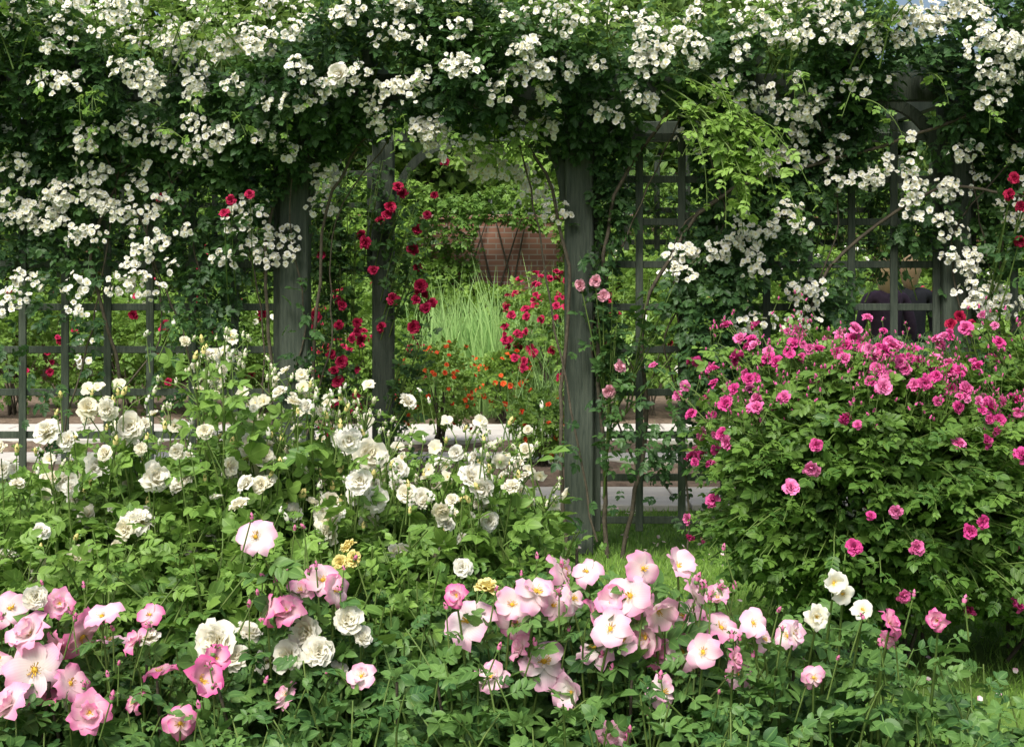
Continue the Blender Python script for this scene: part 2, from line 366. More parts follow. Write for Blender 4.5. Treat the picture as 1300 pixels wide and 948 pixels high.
# ------------------------------------------------------------ white rambler on pergola
rm=Acc()
def ysurf(x,z):
    q=np.stack([x,np.zeros_like(x),z],-1); return 7.64-.40*sstep(2.0,2.65,z)+.10*nz(q,3.2,21)
def dens(x,z):
    q=np.stack([x,x*0,z],-1); n_=nz(q,3.5,31)*.5
    d=np.zeros_like(x)
    top=sstep(2.25,2.42,z+.1*n_)
    left=np.where(z>2.05,.88,np.where(z>1.6,.45,np.where(z>1.3,.14,.05)))
    left=np.maximum(left,.95*np.exp(-(((x+1.5)/.30)**2+((z-1.5)/.24)**2)))
    left=np.maximum(left,.5*np.exp(-(((x+2.5)/.45)**2+((z-1.75)/.25)**2)))
    right=np.where(z>1.95,.95,np.where(x<1.35,np.where(z>.9,.9,np.where(z>.5,.35,.06)),np.where(x<2.3,np.where(z>1.3,.68,.4),np.where(z>1.1,.8,.3))))
    right=np.where((x>1.88)&(x<2.40)&(z>1.22)&(z<1.70),0,right)
    right=np.where((x>1.9)&(x<2.3)&(z>1.9)&(z<2.08),.25,right)
    d=np.where(x<-1.1,left,np.where(x>.45,right,0))
    arch=2.36-.36*np.abs((x+.4)/.72)**3
    op=(x>=-1.1)&(x<=.45)
    d=np.where(op,(z>arch+.04*n_)*.95,d); d=np.maximum(d,top)
    for px,z0,pr in((.37,2.2,.10),(-1.2,2.0,.18),(2.45,2.3,.2)):
        d=np.where((np.abs(x-px)<.10)&(z<z0),pr*(.5+.5*(n_>0)),d)
    return d
N=102000; x=U(-4.3,5.2,N); z=.15+3.1*U(0,1,N)**.8
q=np.stack([x,x*0,z],-1); cl=nz(q,7,41)
crest=2.98+.16*nz(np.stack([x,x*0,x*0],-1),2.2,51)-.22*np.exp(-((x-2.15)/.25)**2)
keep=(U(0,1,N)<dens(x,z)*sstep(-1.2,.1,cl+.6*(z>2.2))*.60)&(z<crest)
x=x[keep];z=z[keep];N=len(x)
th=np.where(z>2.3,.6,.32); y=ysurf(x,z)+th*U(0,1,N)**1.4
P=np.stack([x,y,z],-1)
out=np.stack([NR(size=N)*.5,-np.ones(N),NR(size=N)*.4+.5*(z>2.6)],-1)
tint=np.clip(.22+.26*nz(P,5,61)+NR(size=N)*.18+.5*sstep(2.5,2.85,z),0,1)  # leaves lighten toward the crest: sunlit top put into the tint
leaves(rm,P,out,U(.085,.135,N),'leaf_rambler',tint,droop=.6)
print('rambler leaves',N)
N=6000; x=U(-4.3,5.2,N); y=U(7.6,10.9,N); P=np.stack([x,y,x*0],-1); z=2.66+.22*U(0,1,N)+.14*nz(P,2,71)
P[:,2]=z; kk=nz(P,3,72)>-.5; P=P[kk]; N=len(P)
leaves(rm,P,np.stack([NR(size=N),NR(size=N)-.3,np.full(N,.6)],-1),U(.11,.16,N),'leaf_rambler',np.clip(.6+NR(size=N)*.2,0,1))
sh=Shoots(rm,LEAF_LO,'leaf_lime')
for i in range(330):
    x=U(-4.2,5.1); y0=U(7.2,8.1); L=U(.12,.5); tip=np.array([x+NR()*.2,y0-.14+NR()*.12,2.70+L])
    if 1.9<x<2.4: continue
    sh.shoot((x,y0,2.60),tip,(NR()*.05,-.04,.1),int(5+L*16),.095,.2,.003,.1+.2*(L>.3))
for i in range(34):
    x=U(-2.8,2.9); z0=U(2.25,2.65); 
    sh.shoot((x,7.3,z0),(x+NR()*.1,7.1+U(-.05,.1),z0-U(.1,.22)),(0,-.1,.08),5,.085,.2,.002,.0+.1*U())
for i in range(18):
    x=U(.85,1.2); z0=U(2.35,2.6); L=U(.35,.75)
    sh.shoot((x-.12,7.3,z0),(x+U(0,.38),7.12+U(-.1,.1),z0-L),(.1,-.14,.16),12,.12,.15,.003,.5)
for i in range(10):
    x=U(-.25,.25); z0=U(2.3,2.45); sh.shoot((x,7.5,z0),(x+NR()*.12,7.45,z0-U(.1,.3)),(0,-.05,.05),6,.11,.2,.003,.3)
sh.done()
def cane(pts,r0,r1): 
    P=np.array(pts,float); t=np.linspace(0,len(P)-1,len(P)*5); Q=np.stack([np.interp(t,range(len(P)),P[:,k]) for k in range(3)],-1)
    for _ in range(3): Q[1:-1]=(Q[:-2]+Q[1:-1]*2+Q[2:])/4
    Q[1:-1]+=NR(size=Q[1:-1].shape)*.006; rm.tube(Q,r0,r1,'stem_wood',6)
cane([(.30,7.68,0),(.26,7.66,.8),(.33,7.66,1.5),(.2,7.66,2.1),(-.1,7.6,2.5)],.012,.009)
cane([(.52,7.66,0),(.50,7.67,.6),(.46,7.65,1.3),(.55,7.66,2.0),(.9,7.6,2.5)],.014,.009)
cane([(.46,7.6,.1),(.28,7.62,1.0),(.12,7.62,1.9),(.0,7.6,2.4)],.007,.005)
cane([(.6,7.66,0),(.75,7.7,.7),(.7,7.66,1.4),(1.1,7.6,2.0),(1.9,7.55,2.2),(2.6,7.4,2.45)],.013,.008)
cane([(1.5,7.66,0),(1.45,7.7,.9),(1.7,7.66,1.6),(2.3,7.6,2.05),(2.7,7.4,1.95)],.013,.007)
cane([(-1.3,7.66,0),(-1.32,7.68,1.0),(-1.36,7.66,1.8),(-1.1,7.6,2.4)],.012,.009)
cane([(-1.08,7.68,0),(-1.08,7.66,1.1),(-1.03,7.66,1.9),(-.7,7.6,2.45),(.1,7.5,2.6)],.011,.008)
cane([(-2.3,7.66,0),(-2.1,7.7,.9),(-2.35,7.66,1.7),(-1.9,7.6,2.4)],.012,.008)
for i in range(30):
    x=U(-3.1,4.2); 
    if -1.1<x<.3 or 1.85<x<2.4: continue
    cane([(x,7.7,U(0,.8)),(x+NR()*.15,7.72,1.2),(x+NR()*.25,7.65,1.8),(x+NR()*.3,7.55,2.4)],.006,.0035)
ST=[(-1.535,2.49,.29,2.575,22,.06),(-.705,2.40,.21,1.95,18,.06),(-2.45,2.2,-1.245,2.22,18,.1),(-2.75,2.1,-1.7,1.79,19,.12),
(-2.7,1.455,-1.785,1.56,10,.08),(-1.74,1.70,-1.04,1.79,10,.08),(-2.75,2.80,-1.33,2.74,30,.13),(-1.33,2.82,.54,2.82,24,.12),
(.58,2.74,1.04,2.62,11,.1),(1.04,2.53,1.785,2.37,16,.1),(1.29,2.12,1.87,2.2,11,.07),(1.41,1.79,.91,1.58,15,.07),
(1.95,2.12,2.45,1.79,12,.09),(1.87,2.74,2.8,2.82,28,.13),(2.365,1.58,2.75,1.25,12,.07),(2.4,2.575,2.8,2.5,7,.1),
(1.04,2.86,1.87,2.86,14,.12),(1.25,1.25,1.7,1.45,6,.06),(.9,2.2,1.25,2.35,4,.08),(-4.3,2.7,-2.8,2.5,24,.25),(-4.3,2.0,-2.8,2.0,12,.25),(2.9,2.7,4.9,2.6,30,.25),(2.9,1.9,4.6,1.8,18,.25),
(-2.5,2.5,-1.5,2.45,7,.08),(.3,2.4,.75,2.5,5,.07),(-1.15,2.1,-1.0,1.85,3,.05),(-.3,2.2,.15,2.3,6,.05),(-2.7,1.95,-2.4,1.6,6,.06),(2.5,2.2,2.75,1.7,5,.08),(-2.7,2.0,2.7,2.3,22,.3)]
FPz=[];FNz=[]
for (x0,z0,x1,z1,n,sp) in ST:
    for i in range(n):
        t=U(0,1); cx=x0+(x1-x0)*t+NR()*sp; cz=z0+(z1-z0)*t+NR()*sp*.8
        if 1.95<cx<2.36 and 1.25<cz<1.68: continue
        if sp==.3 and (-1.1<cx<.45 and cz<2.3): continue
        m_=rng.integers(6,27) if sp!=.3 else rng.integers(2,7); R_=.0175*math.sqrt(m_)*U(.85,1.25)
        d=nrm(NR(size=(m_,3)))*(U(.15,1,(m_,1))**.5)*np.array([R_*1.15,R_*.6,R_*.9])
        c=np.array([cx,float(ysurf(np.array([cx]),np.array([cz]))[0])-.07,cz])
        FPz.append(c+d); FNz.append(d*8+np.array([0,-.75,.35])); 
        rm.tube([c+np.array([NR()*.03,.2,.05]),c+np.array([0,.09,.03]),c],.003,.002,'stem_green',4)
FPz=np.concatenate(FPz);FNz=np.concatenate(FNz)
mixadd(rm,SMALL,FPz,zframes(FNz+NR(size=FNz.shape)*.4),U(.026,.043,len(FPz)),np.clip(U(-.3,.8,len(FPz)),0,1),[MI['petal_rambler'],MI['stamen'],MI['leaf_rambler']])
print('small flowers',len(FPz))
cc=np.stack([U(-4.2,5,270),U(7.1,8.0,270),U(2.78,3.14,270)],-1); cc=cc[np.abs(cc[:,0]-2.15)>.25]; n=len(cc)*11; p=np.repeat(cc,11,0)+NR(size=(n,3))*.036
mixadd(rm,SMALL,p,zframes(np.array([0,-.5,.7])+NR(size=p.shape)*.4),U(.026,.042,n),U(0,.6,n),[MI['petal_rambler'],MI['stamen'],MI['leaf_rambler']])
flowers(rm,ROSE,[(-.87,7.08,2.55)],(0,-1,.2),.13,'petal_white',.1)
rm.build('white_rambling_rose')
pc=Acc(); P=np.array([(.444,7.5,1.507),(.57,7.5,1.05),(.516,7.5,.923),(.37,7.58,1.486),(.486,7.52,1.43)])
flowers(pc,ROSE,P,(0,-1,.2),U(.07,.09,5),'petal_blush',.3)
s2=Shoots(pc,LEAF_LO,'leaf_rambler')
for q in P: s2.shoot((.5,7.66,max(0,q[2]-.6)),q,(0,-.05,0),7,.12,.3,.004,.5)
for i in range(9): s2.shoot((U(.5,.65),7.68,U(.5,1)),(U(.48,.9),7.5,U(1.0,1.7)),(0,-.08,0),8,.12,.3,.003,.4)
s2.done(); pc.build('pink_climbing_rose')
pc=Acc(); P=np.array([(2.64,7.40,2.05),(2.68,7.40,1.9),(2.39,7.5,1.32),(2.34,7.5,1.28),(2.6,7.35,1.96),(2.45,7.5,1.27),(2.72,7.38,1.98),(2.66,7.38,1.72)])
flowers(pc,POM,P,(0,-1,.2),.07,'petal_crimson',.1)
s2=Shoots(pc,LEAF_LO,'leaf_rambler')
for q in P: s2.shoot((2.58,7.66,max(0,q[2]-.6)),q,(0,-.05,0),7,.12,.3,.004,.3)
s2.done(); pc.build('crimson_climbing_rose')
rc=Acc(); P=np.array([(-.79,10.15,2.11),(-1.085,10.15,1.81),(-.95,10.15,1.91),(-.88,10.1,2.0),(-.94,10.15,1.14),(-1.11,10.1,1.11),(-.71,10.15,1.14),(-.86,10.15,1.34),(-.58,10.2,1.31),(-1.17,10.1,.54),(-1.36,10.1,.43),(-1.37,10.1,1.66),(-.485,10.2,2.34),(-1.28,10.1,.83),(-1.0,10.15,1.55),(-.68,10.15,1.38),(-.62,10.15,1.28),(-.9,10.1,1.95),(-.82,10.1,2.15),(-1.15,10.1,1.06),(-1.5,10.1,.5),(-1.05,10.1,1.75),(-1.3,10.1,.38),(-1.22,10.1,1.3),(-1.3,10.1,.95)])
P=np.concatenate([P,np.stack([U(-1.5,-1.05,16),U(10.0,10.2,16),U(.3,1.5,16)],-1),np.stack([U(-.82,-.55,8),U(10.05,10.2,8),U(1.1,2.2,8)],-1),np.stack([U(-3.0,-1.5,9),U(10.0,10.15,9),U(1.1,2.1,9)],-1)])
flowers(rc,POM,P,(0,-1,.25),U(.06,.11,len(P)),'petal_crimson',U(0,.8,len(P)))
for q in P[25:]: rc.tube([q+np.array([NR()*.05,.15,-.25]),q+np.array([0,.08,-.08]),q],.004,.002,'stem_green',4)
P=np.array([(-1.36,7.30,1.96),(-1.46,7.30,1.93),(-1.50,7.34,1.86)])
flowers(rc,POM,P,(0,-1,.25),U(.055,.07,len(P)),'petal_crimson',.4)
s2=Shoots(rc,LEAF_LO,'leaf_rambler')
for q in P: s2.shoot((q[0]-.05,7.7,q[2]-.5),q+np.array([0,.02,0]),(0,-.05,0),6,.11,.4,.003,.35)
for i in range(85):
    z1=U(.3,2.4); dx=NR()*.28; 
    if abs(dx-.08)<.13 and z1<2: dx=-.25-abs(NR())*.15 if rng.random()<.7 else .3
    s2.shoot((-1.1+dx*.6,10.28,max(0,z1-.6)),(-1.03+dx,10.2+NR()*.08,z1),(0,-.06,0),9,.13,.2,.003,.5)
for i in range(130):
    x=U(-3.9,-1.3); z1=U(1.7,2.5); s2.shoot((x,10.3,z1-.5),(x+NR()*.2,10.2+NR()*.1,z1),(0,-.06,0),9,.15,.2,.003,.3)
for i in range(80):
    x=U(.75,3.2); z1=U(1.8,2.5); s2.shoot((x,10.3,z1-.5),(x+NR()*.2,10.2+NR()*.1,z1),(0,-.06,0),9,.15,.2,.003,.4)
s2.done(); rc.build('crimson_climbing_rose')
lc=Acc(); s2=Shoots(lc,LEAF_LO,'leaf_lime')
for i in range(60):
    x=U(-.35,.75); z0=2.55; s2.shoot((x,10.5,z0),(x+NR()*.15,10.4+NR()*.15,2.5-U(.1,.62)*(.4+.8*(x+.3))),(0,-.1,.05),8,.16,.15,.003,.6)
s2.done(); lc.build('golden_climber')
# ------------------------------------------------------------ background garden
def bush(name,c,r,n,ls,mat,ftemps=None,fmat=None,nf=0,fs=.05,tint=.5,seed=1,Ts=LEAF_LO,fn=(0,-.6,.6),stems=8,ftint=(0,1),thr=-.9,lump=.14,build=True,acc=None):
    a=acc or Acc(); c=np.array(c,float); r=np.array(r,float)
    def pts(n,shell):
        d=nrm(NR(size=(n,3))); d[:,2]=np.where(d[:,2]<-.75,-d[:,2],d[:,2])
        rad=(1+lump*nz(d,2.6,seed))*(shell+(1-shell)*U(0,1,n)**.5)
        return c+d*r*rad[:,None],d
    P,d=pts(n,.45); k=nz(P,5/max(r),seed+5)>thr; P=P[k];d=d[k]; k=P[:,2]>.03; P=P[k]; d=d[k]
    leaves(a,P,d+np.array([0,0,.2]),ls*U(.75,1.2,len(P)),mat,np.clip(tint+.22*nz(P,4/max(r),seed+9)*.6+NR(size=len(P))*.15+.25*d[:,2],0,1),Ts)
    if nf:
        P,d=pts(nf,.97); k=(d[:,1]<.5)&(P[:,2]>.1); P=P[k]; d=d[k]; P=P+d*.02
        flowers(a,ftemps,P,d*.9+np.array(fn),fs*U(.8,1.2,len(P)),fmat,U(*ftint,len(P)))
    for i in range(stems):
        az=U(0,6.28); t=c+np.array([math.cos(az)*r[0]*.5,math.sin(az)*r[1]*.5,0])
        a.tube(bez(np.array([c[0]+NR()*.04,c[1]+NR()*.04,0]),np.array([c[0]+(t[0]-c[0])*.3,c[1]+(t[1]-c[1])*.3,c[2]*.6]),t,np.linspace(0,1,6)),.012,.005,'stem_wood',5)
    if build and acc is None: return a.build(name)
bush('red_flowering_shrub',(-.62,12.0,.54),(.32,.30,.36),950,.085,'leaf_garden',SMALL,'petal_red',80,.042,.95,3)
bush('red_flowering_shrub',(-.10,14.1,.42),(.32,.3,.28),600,.11,'leaf_garden',SMALL,'petal_red',60,.055,.5,4)
bush('rose_shrub',(.24,11.0,.28),(.20,.26,.28),500,.10,'leaf_garden',SMALL,'petal_red',20,.05,.35,5)
bush('crimson_rose_shrub',(.45,14.3,.85),(.6,.45,.55),1200,.12,'leaf_garden',POM,'petal_crimson',140,.09,.4,6,ftint=(.2,.9))
bush('crimson_rose_shrub',(-1.5,14.3,.45),(.55,.4,.45),1000,.12,'leaf_garden',POM,'petal_crimson',60,.08,.4,7)
xs=[(-5.2,14.8),(-4.1,15),(-3.3,14.6),(-2.5,15.2),(-1.8,15),(1.4,14.6),(2.3,15),(3.2,14.6),(4.3,15),(5.4,14.6),(6.4,15)]
for i,(x,y) in enumerate(xs):
    h=U(.55,.9); bush('rose_shrub',(x,y,h),(U(.6,.85),.6,h),1300,.14,'leaf_garden',[POM,SMALL,POM,SMALL][i%4],['petal_crimson','petal_rambler','petal_crimson','petal_rambler'][i%4],36,.08,.35,20+i)
rd=Acc()
def blades(acc,c,spread,n,h0,h1,w,mat,lean=.25,tl=(.2,.9)):
    for i in range(n):
        b0=np.array([c[0]+NR()*spread[0],c[1]+NR()*spread[1],0]); h=U(h0,h1); dx=np.array([NR()*lean*h,NR()*lean*h*.6,0])
        t=np.linspace(0,1,6); P=b0+dx*(t**2)[:,None]+np.array([0,0,h])*(t-.12*abs(NR())*t**3)[:,None]
        ww=w*np.array([.8,1,1,.8,.45,.05]); az=U(-.8,.8); side=np.array([math.cos(az),math.sin(az),0])
        V=np.stack([P-side*ww[:,None],P+side*ww[:,None]],1).reshape(-1,3); k=np.arange(5)*2
        acc.raw(V,np.stack([k,k+1,k+3,k+2],-1),mat,U(*tl))
blades(rd,(-.28,15.2),(.42,.25),600,.8,1.36,.012,'leaf_reed',.13)
blades(rd,(-.2,14.7),(.5,.2),190,1.1,1.75,.007,'leaf_reed',.2,(.8,1))
rd.build('ornamental_reeds')
gs=Acc(); blades(gs,(-.8,17),(1.6,.4),140,1.0,1.6,.012,'leaf_reed',.22); blades(gs,(.24,11.8),(.2,.15),90,.4,1.1,.006,'leaf_reed',.3); gs.build('ornamental_grass')
for i,(x,y,h,w) in enumerate([(-1.9,17.2,1.1,1.0),(-3.6,17.5,1.2,1.2),(2.6,17.5,1.1,1.2),(4.6,18,1.3,1.2),(6.5,17.5,1.2,1.2),(-5.6,17.5,1.3,1.2)]):
    bush('garden_shrub',(x,y,h),(w,.7,h),2200,.16,['leaf_garden','leaf_lime','leaf_garden'][i%3],tint=.4,seed=60+i)
bush('garden_shrub',(-.4,18.2,.62),(.9,.5,.55),1800,.15,'leaf_garden',tint=.6,seed=77)
wc=Acc(); N=30000; x=U(-9,10,N); z=U(.2,2.95,N); P=np.stack([x,19.15-.35*U(0,1,N)-.25*(z>1.9),z],-1)
gap=np.exp(-((x-.22)/.70)**4-((z-1.78)/.44)**4)
k=(nz(np.stack([x,x*0,z],-1),3.2,91)>-1.4+3.7*gap)&(z<2.66+.2*nz(np.stack([x,x*0,x*0],-1),1.5,92)); P=P[k]; N=len(P)
leaves(wc,P,np.stack([NR(size=N)*.4,-np.ones(N),NR(size=N)*.3],-1),U(.14,.20,N),'leaf_garden',np.clip(.4+.25*nz(P,2.2,93)+NR(size=N)*.15,0,1))
for i in range(30):
    x=U(-8,9); wc.tube([(x,19.2,0),(x+NR()*.2,19.18,1),(x+NR()*.4,19.18,2.2)],.02,.01,'stem_wood',5)
wc.build('wall_climber')
bw=empty('brick_wall'); a=Acc(); a.box((0,19.4,1.1),(40,.34,2.2),'brick'); a.build('wall_body',bw,False)
a=Acc()
for x in np.arange(-19.8,20,.45): a.box((x,19.4,2.235),(.44,.42,.07),'brick')
a.build('coping',bw,False,.01)
def tree(x,y,h,cr,seed,n=9000,name='tree'):
    a=Acc(); b0=np.array([x,y,0.]); top=np.array([x+NR()*.4,y+NR()*.3,h*.8])
    P=bez(b0,(b0+top)/2+np.array([NR()*.3,0,0]),top,np.linspace(0,1,12)); a.tube(P,.055*h*.45,.03,'bark',9)
    cs=[]
    for i in range(26):
        t=U(.22,.97); q=bez(b0,(b0+top)/2,top,np.array([t]))[0]; az=U(0,6.28); L=cr*U(.5,1)*(1.1-.45*t)
        e=q+np.array([math.cos(az)*L,math.sin(az)*L,U(.05,.4)*L+.3]); m_=(q+e)/2+np.array([0,0,.15*L])
        a.tube(bez(q,m_,e,np.linspace(0,1,7)),.03*(1.3-t)*h*.12+.01,.012,'bark',5); cs+= [e,bez(q,m_,e,np.array([.6]))[0]]
    cs.append(top+np.array([0,0,.3])); cs=np.array(cs); k=rng.integers(0,len(cs),n); d=nrm(NR(size=(n,3)))
    rr=U(.45,1,len(cs))[k]*cr*.42; P=cs[k]+d*(rr*U(.3,1,n)**.5)[:,None]*np.array([1,1,.7])
    f=d+NR(size=(n,3))*.5; f[:,2]-=.4
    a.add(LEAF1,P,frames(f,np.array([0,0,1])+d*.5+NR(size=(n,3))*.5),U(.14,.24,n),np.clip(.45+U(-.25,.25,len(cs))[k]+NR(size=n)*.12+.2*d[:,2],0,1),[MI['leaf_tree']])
    a.build(name)
for i,(x,y,h,cr) in enumerate([(-8.5,22.5,8.5,2.8),(-5.2,23.5,8,2.7),(-2.2,22.5,7.5,2.5),(.9,23.5,8.5,2.8),(3.9,22.8,7.6,2.5),(10.6,23,8.5,2.7),(6.6,24.5,4.9,1.8)]):
    tree(x,y,h,cr,i,9000)
tm=Acc(); N=45000
c=np.stack([U(-26,26,120),U(29,36,120),U(1,5.5,120)],-1); c[:,2]=np.where((c[:,0]>7)&(c[:,0]<12),np.minimum(c[:,2],3.6),c[:,2]+U(0,4,120)*(np.abs(c[:,0]-9.5)>3.5)); k=rng.integers(0,120,N); d=nrm(NR(size=(N,3)))
P=c[k]+d*U(.3,1,N)[:,None]**.5*np.array([2.2,1.6,1.7]); k2=P[:,2]>0
tm.add(LEAF1,P[k2],frames((d+NR(size=d.shape)*.5)[k2],(np.array([0,0,1])+d*.6)[k2]),U(.3,.5,k2.sum()),np.clip(.35+NR(size=k2.sum())*.15+U(-.2,.2,120)[k][k2],0,1),[MI['leaf_tree']])
tm.build('distant_trees')
# ------------------------------------------------------------ people
def person(x,y,h,top,hair,heading,hairlen,stride):
    e=empty('woman'); H=h/1.65
    def skin(name,verts,edges,rad,mat,sub=2):
        me=bpy.data.meshes.new(name); me.from_pydata([Vector(v)*H for v in verts],edges,[]); ob=bpy.data.objects.new(name,me)
        bpy.context.scene.collection.objects.link(ob); ob.parent=e; me.materials.append(MATS[MI[mat]])
        sm=ob.modifiers.new('skin','SKIN'); sm.use_smooth_shade=True
        for i,r_ in enumerate(rad): me.skin_vertices[0].data[i].radius=(r_[0]*H,r_[1]*H) if isinstance(r_,tuple) else (r_*H,r_*H)
        me.skin_vertices[0].data[0].use_root=True
        s_=ob.modifiers.new('sub','SUBSURF'); s_.levels=sub; s_.render_levels=sub; return ob
    def tryskin(*a_,**k_):
        try: return skin(*a_,**k_)
        except Exception as ex: print('skin fail',a_[0],ex)
    s=stride
    tryskin('top',[(0,0,.92),(0,0,1.05),(0,.0,1.2),(0,0,1.33),(0,.0,1.41),(.165,0,1.345),(.22,-.03*s,1.10),(.235,.05,.92),(-.165,0,1.345),(-.22,.03*s,1.10),(-.235,.08,.92)],
      [(0,1),(1,2),(2,3),(3,4),(3,5),(5,6),(6,7),(3,8),(8,9),(9,10)],[(.155,.11),(.125,.095),(.145,.10),(.12,.085),(.06,.055),.055,.044,.035,.055,.044,.035],top)
    tryskin('trousers',[(0,0,.93),(.085,0,.84),(.10,.14*s,.48),(.10,.06*s,.10),(-.085,0,.84),(-.10,-.06*s,.48),(-.10,-.2*s,.12)],
      [(0,1),(1,2),(2,3),(0,4),(4,5),(5,6)],[(.15,.11),.09,.062,.048,.09,.062,.048],'cloth_navy')
    for sg,yy in((1,.06*s),(-1,-.2*s)): tryskin('shoe',[(sg*.1,yy-.05,.05),(sg*.1,yy+.06,.04),(sg*.1,yy+.15,.032)],[(0,1),(1,2)],[.045,.042,.03],'shoe')
    tryskin('neck',[(0,0,1.36),(0,.01,1.47)],[(0,1)],[.05,.048],'skin')
    def head(name,k,mat,cut):
        a=Acc(); nu,nv=24,18; V=[]
        for j in range(nv+1):
            ph=math.pi*j/nv-math.pi/2
            for i in range(nu):
                th=2*math.pi*i/nu; cx,cy,cz=math.cos(ph)*math.cos(th),math.cos(ph)*math.sin(th),math.sin(ph)
                X=.073*cx;Y=.09*cy;Z=.115*cz
                if cz<0: X*=1+.28*cz; Y*=1+.12*cz
                if cy>.5 and not cut: 
                    Y+=.022*math.exp(-(cx/.18)**2-((cz+.12)/.16)**2); Y-=.010*math.exp(-((abs(cx)-.36)/.16)**2-((cz-.08)/.12)**2); Y+=.006*math.exp(-(cx/.3)**2-((cz+.48)/.07)**2)
                if cut:
                    X*=k;Y*=k;Z*=k
                    if cy>.3: X*=.97;Y=Y*(.93 if cz<.55 else 1); 
                    if cy>.3 and cz<.45: X*=.78;Y*=.78
                    if cz<-.1 and cy<.3: Z-=hairlen*(-cz-.1); X*=1+.10*min(1,hairlen*4)*(-cz)
                    Y-=.006
                    q=1+.02*math.sin(th*11+ph*2); X*=q;Y*=q
                V.append((X*H,(Y+.012)*H,(Z+1.535)*H))
        F=[[j*nu+i,j*nu+(i+1)%nu,(j+1)*nu+(i+1)%nu,(j+1)*nu+i] for j in range(nv) for i in range(nu)]
        a.raw(V,F,mat); return a
    a=head('head',1,'skin',False)
    for sg in(-1,1): a.tube([(sg*.072*H,.0,1.51*H),(sg*.083*H,-.008,1.535*H),(sg*.074*H,-.004,1.56*H)],.012,.011,'skin',6)
    a.build('head',e); head('hair',1.11,hair,True).build('hair',e)
    for sg,hy in((1,.06),(-1,.09)):
        vs=[(sg*.235,hy,.93),(sg*.237,hy+.01,.86)]; ed=[(0,1)]; rd_=[(.028,.018),(.038,.015)]
        for f in range(4):
            o=(f-1.5)*.017; b_=len(vs); L=[.07,.082,.078,.06][f]
            vs+=[(sg*.237,hy+.01+o,.835),(sg*.235,hy+.012+o*1.1,.835-L*.5),(sg*.228,hy+.016+o*1.1,.835-L)]; ed+=[(1,b_),(b_,b_+1),(b_+1,b_+2)]; rd_+=[.0095,.0085,.007]
        b_=len(vs); vs+=[(sg*.226,hy+.045,.87),(sg*.218,hy+.056,.84)]; ed+=[(1,b_),(b_,b_+1)]; rd_+=[.011,.008]
        tryskin('hand',vs,ed,rd_,'skin',1)
    e.location=(x,y,0); e.rotation_euler=(0,0,heading)
person(2.95,11.1,1.64,'cloth_purple','hair_blond',.3,.08,1)
person(3.24,11.45,1.66,'cloth_navy','hair_brown',.15,.07,-1)
# ------------------------------------------------------------ magenta rose bushes
def magbush(c,r,n,nf,seed):
    a=Acc(); c=np.array(c,float); r=np.array(r,float)
    s_=Shoots(a,LEAF_LO+LEAF_HI[:2],'leaf_magenta_rose')
    ns=n//8; bp=[]
    for i in range(ns):
        d=nrm(NR(size=3)); 
        if d[1]>.55: d[1]*=-1
        k=(1+.13*float(nz(d[None],2.4,seed)[0]))*U(.72,1.07)
        tip=c+d*r*k; 
        if d[2]<-.5 and rng.random()<.35: continue
        tip[2]=max(tip[2],.10); inn=c+(tip-c)*.4+np.array([0,0,-.05])
        s_.shoot(inn,tip,np.array([0,0,.10])+NR(size=3)*.05,8,.118,.3,.003,.28+.55*max(d[2],0)+.14*NR(),'stem_green',1.0)  # upward shoots tinted lighter: light from above painted into leaf colour
        if rng.random()<.6 and d[2]>.4:
            for k_ in range(rng.integers(2,6)): bp.append(tip+d*.04+NR(size=3)*.035+np.array([0,0,.02]))
    s_.done()
    m=nf*6; d=nrm(NR(size=(m,3))); d=d[(d[:,1]<.35)&(d[:,2]>-.5)]; w=.26+.9*np.clip(d[:,2],0,1); d=d[U(0,1,len(d))<w][:nf]
    P=c+d*r*(1+.13*nz(d,2.4,seed))[:,None]*U(1.0,1.09,len(d))[:,None]
    extra=[i for i in range(len(P)) if rng.random()<.5 and d[i,2]>.1]
    P2=P[extra]+NR(size=(len(extra),3))*.05; P=np.concatenate([P,P2]); d=np.concatenate([d,d[extra]])
    flowers(a,POM,P,d*.9+np.array([0,-.5,.3]),U(.034,.072,len(P)),'petal_magenta',U(-.7,1.0,len(P)).clip(0,1),'leaf_magenta_rose',.5)
    for q,dd in zip(P,d): a.tube([q-dd*.16-np.array([0,0,.05]),q-dd*.05,q],.003,.002,'stem_green',4)
    bp=np.array(bp); flowers(a,BUD,bp,(0,-.1,1),U(.018,.03,len(bp)),'petal_magenta',.3,'leaf_magenta_rose')
    for q in bp: a.tube([q-np.array([NR()*.02,NR()*.02,.07]),q],.0016,.0012,'stem_green',3)
    for i in range(30):
        az=U(0,6.28); t=c+np.array([math.cos(az)*r[0]*U(.3,.8),math.sin(az)*r[1]*U(.3,.8),U(-.35,.1)]); b0=np.array([c[0]+NR()*.12,c[1]+NR()*.1,0])
        a.tube(bez(b0,b0*.6+t*.4+np.array([0,0,.05]),t,np.linspace(0,1,8)),.009,.004,'stem_wood',5)
    a.build('magenta_rose_bush')
magbush((1.40,5.7,.73),(.72,.62,.68),8400,160,81)
magbush((2.28,5.8,.70),(.76,.6,.63),7000,130,93)
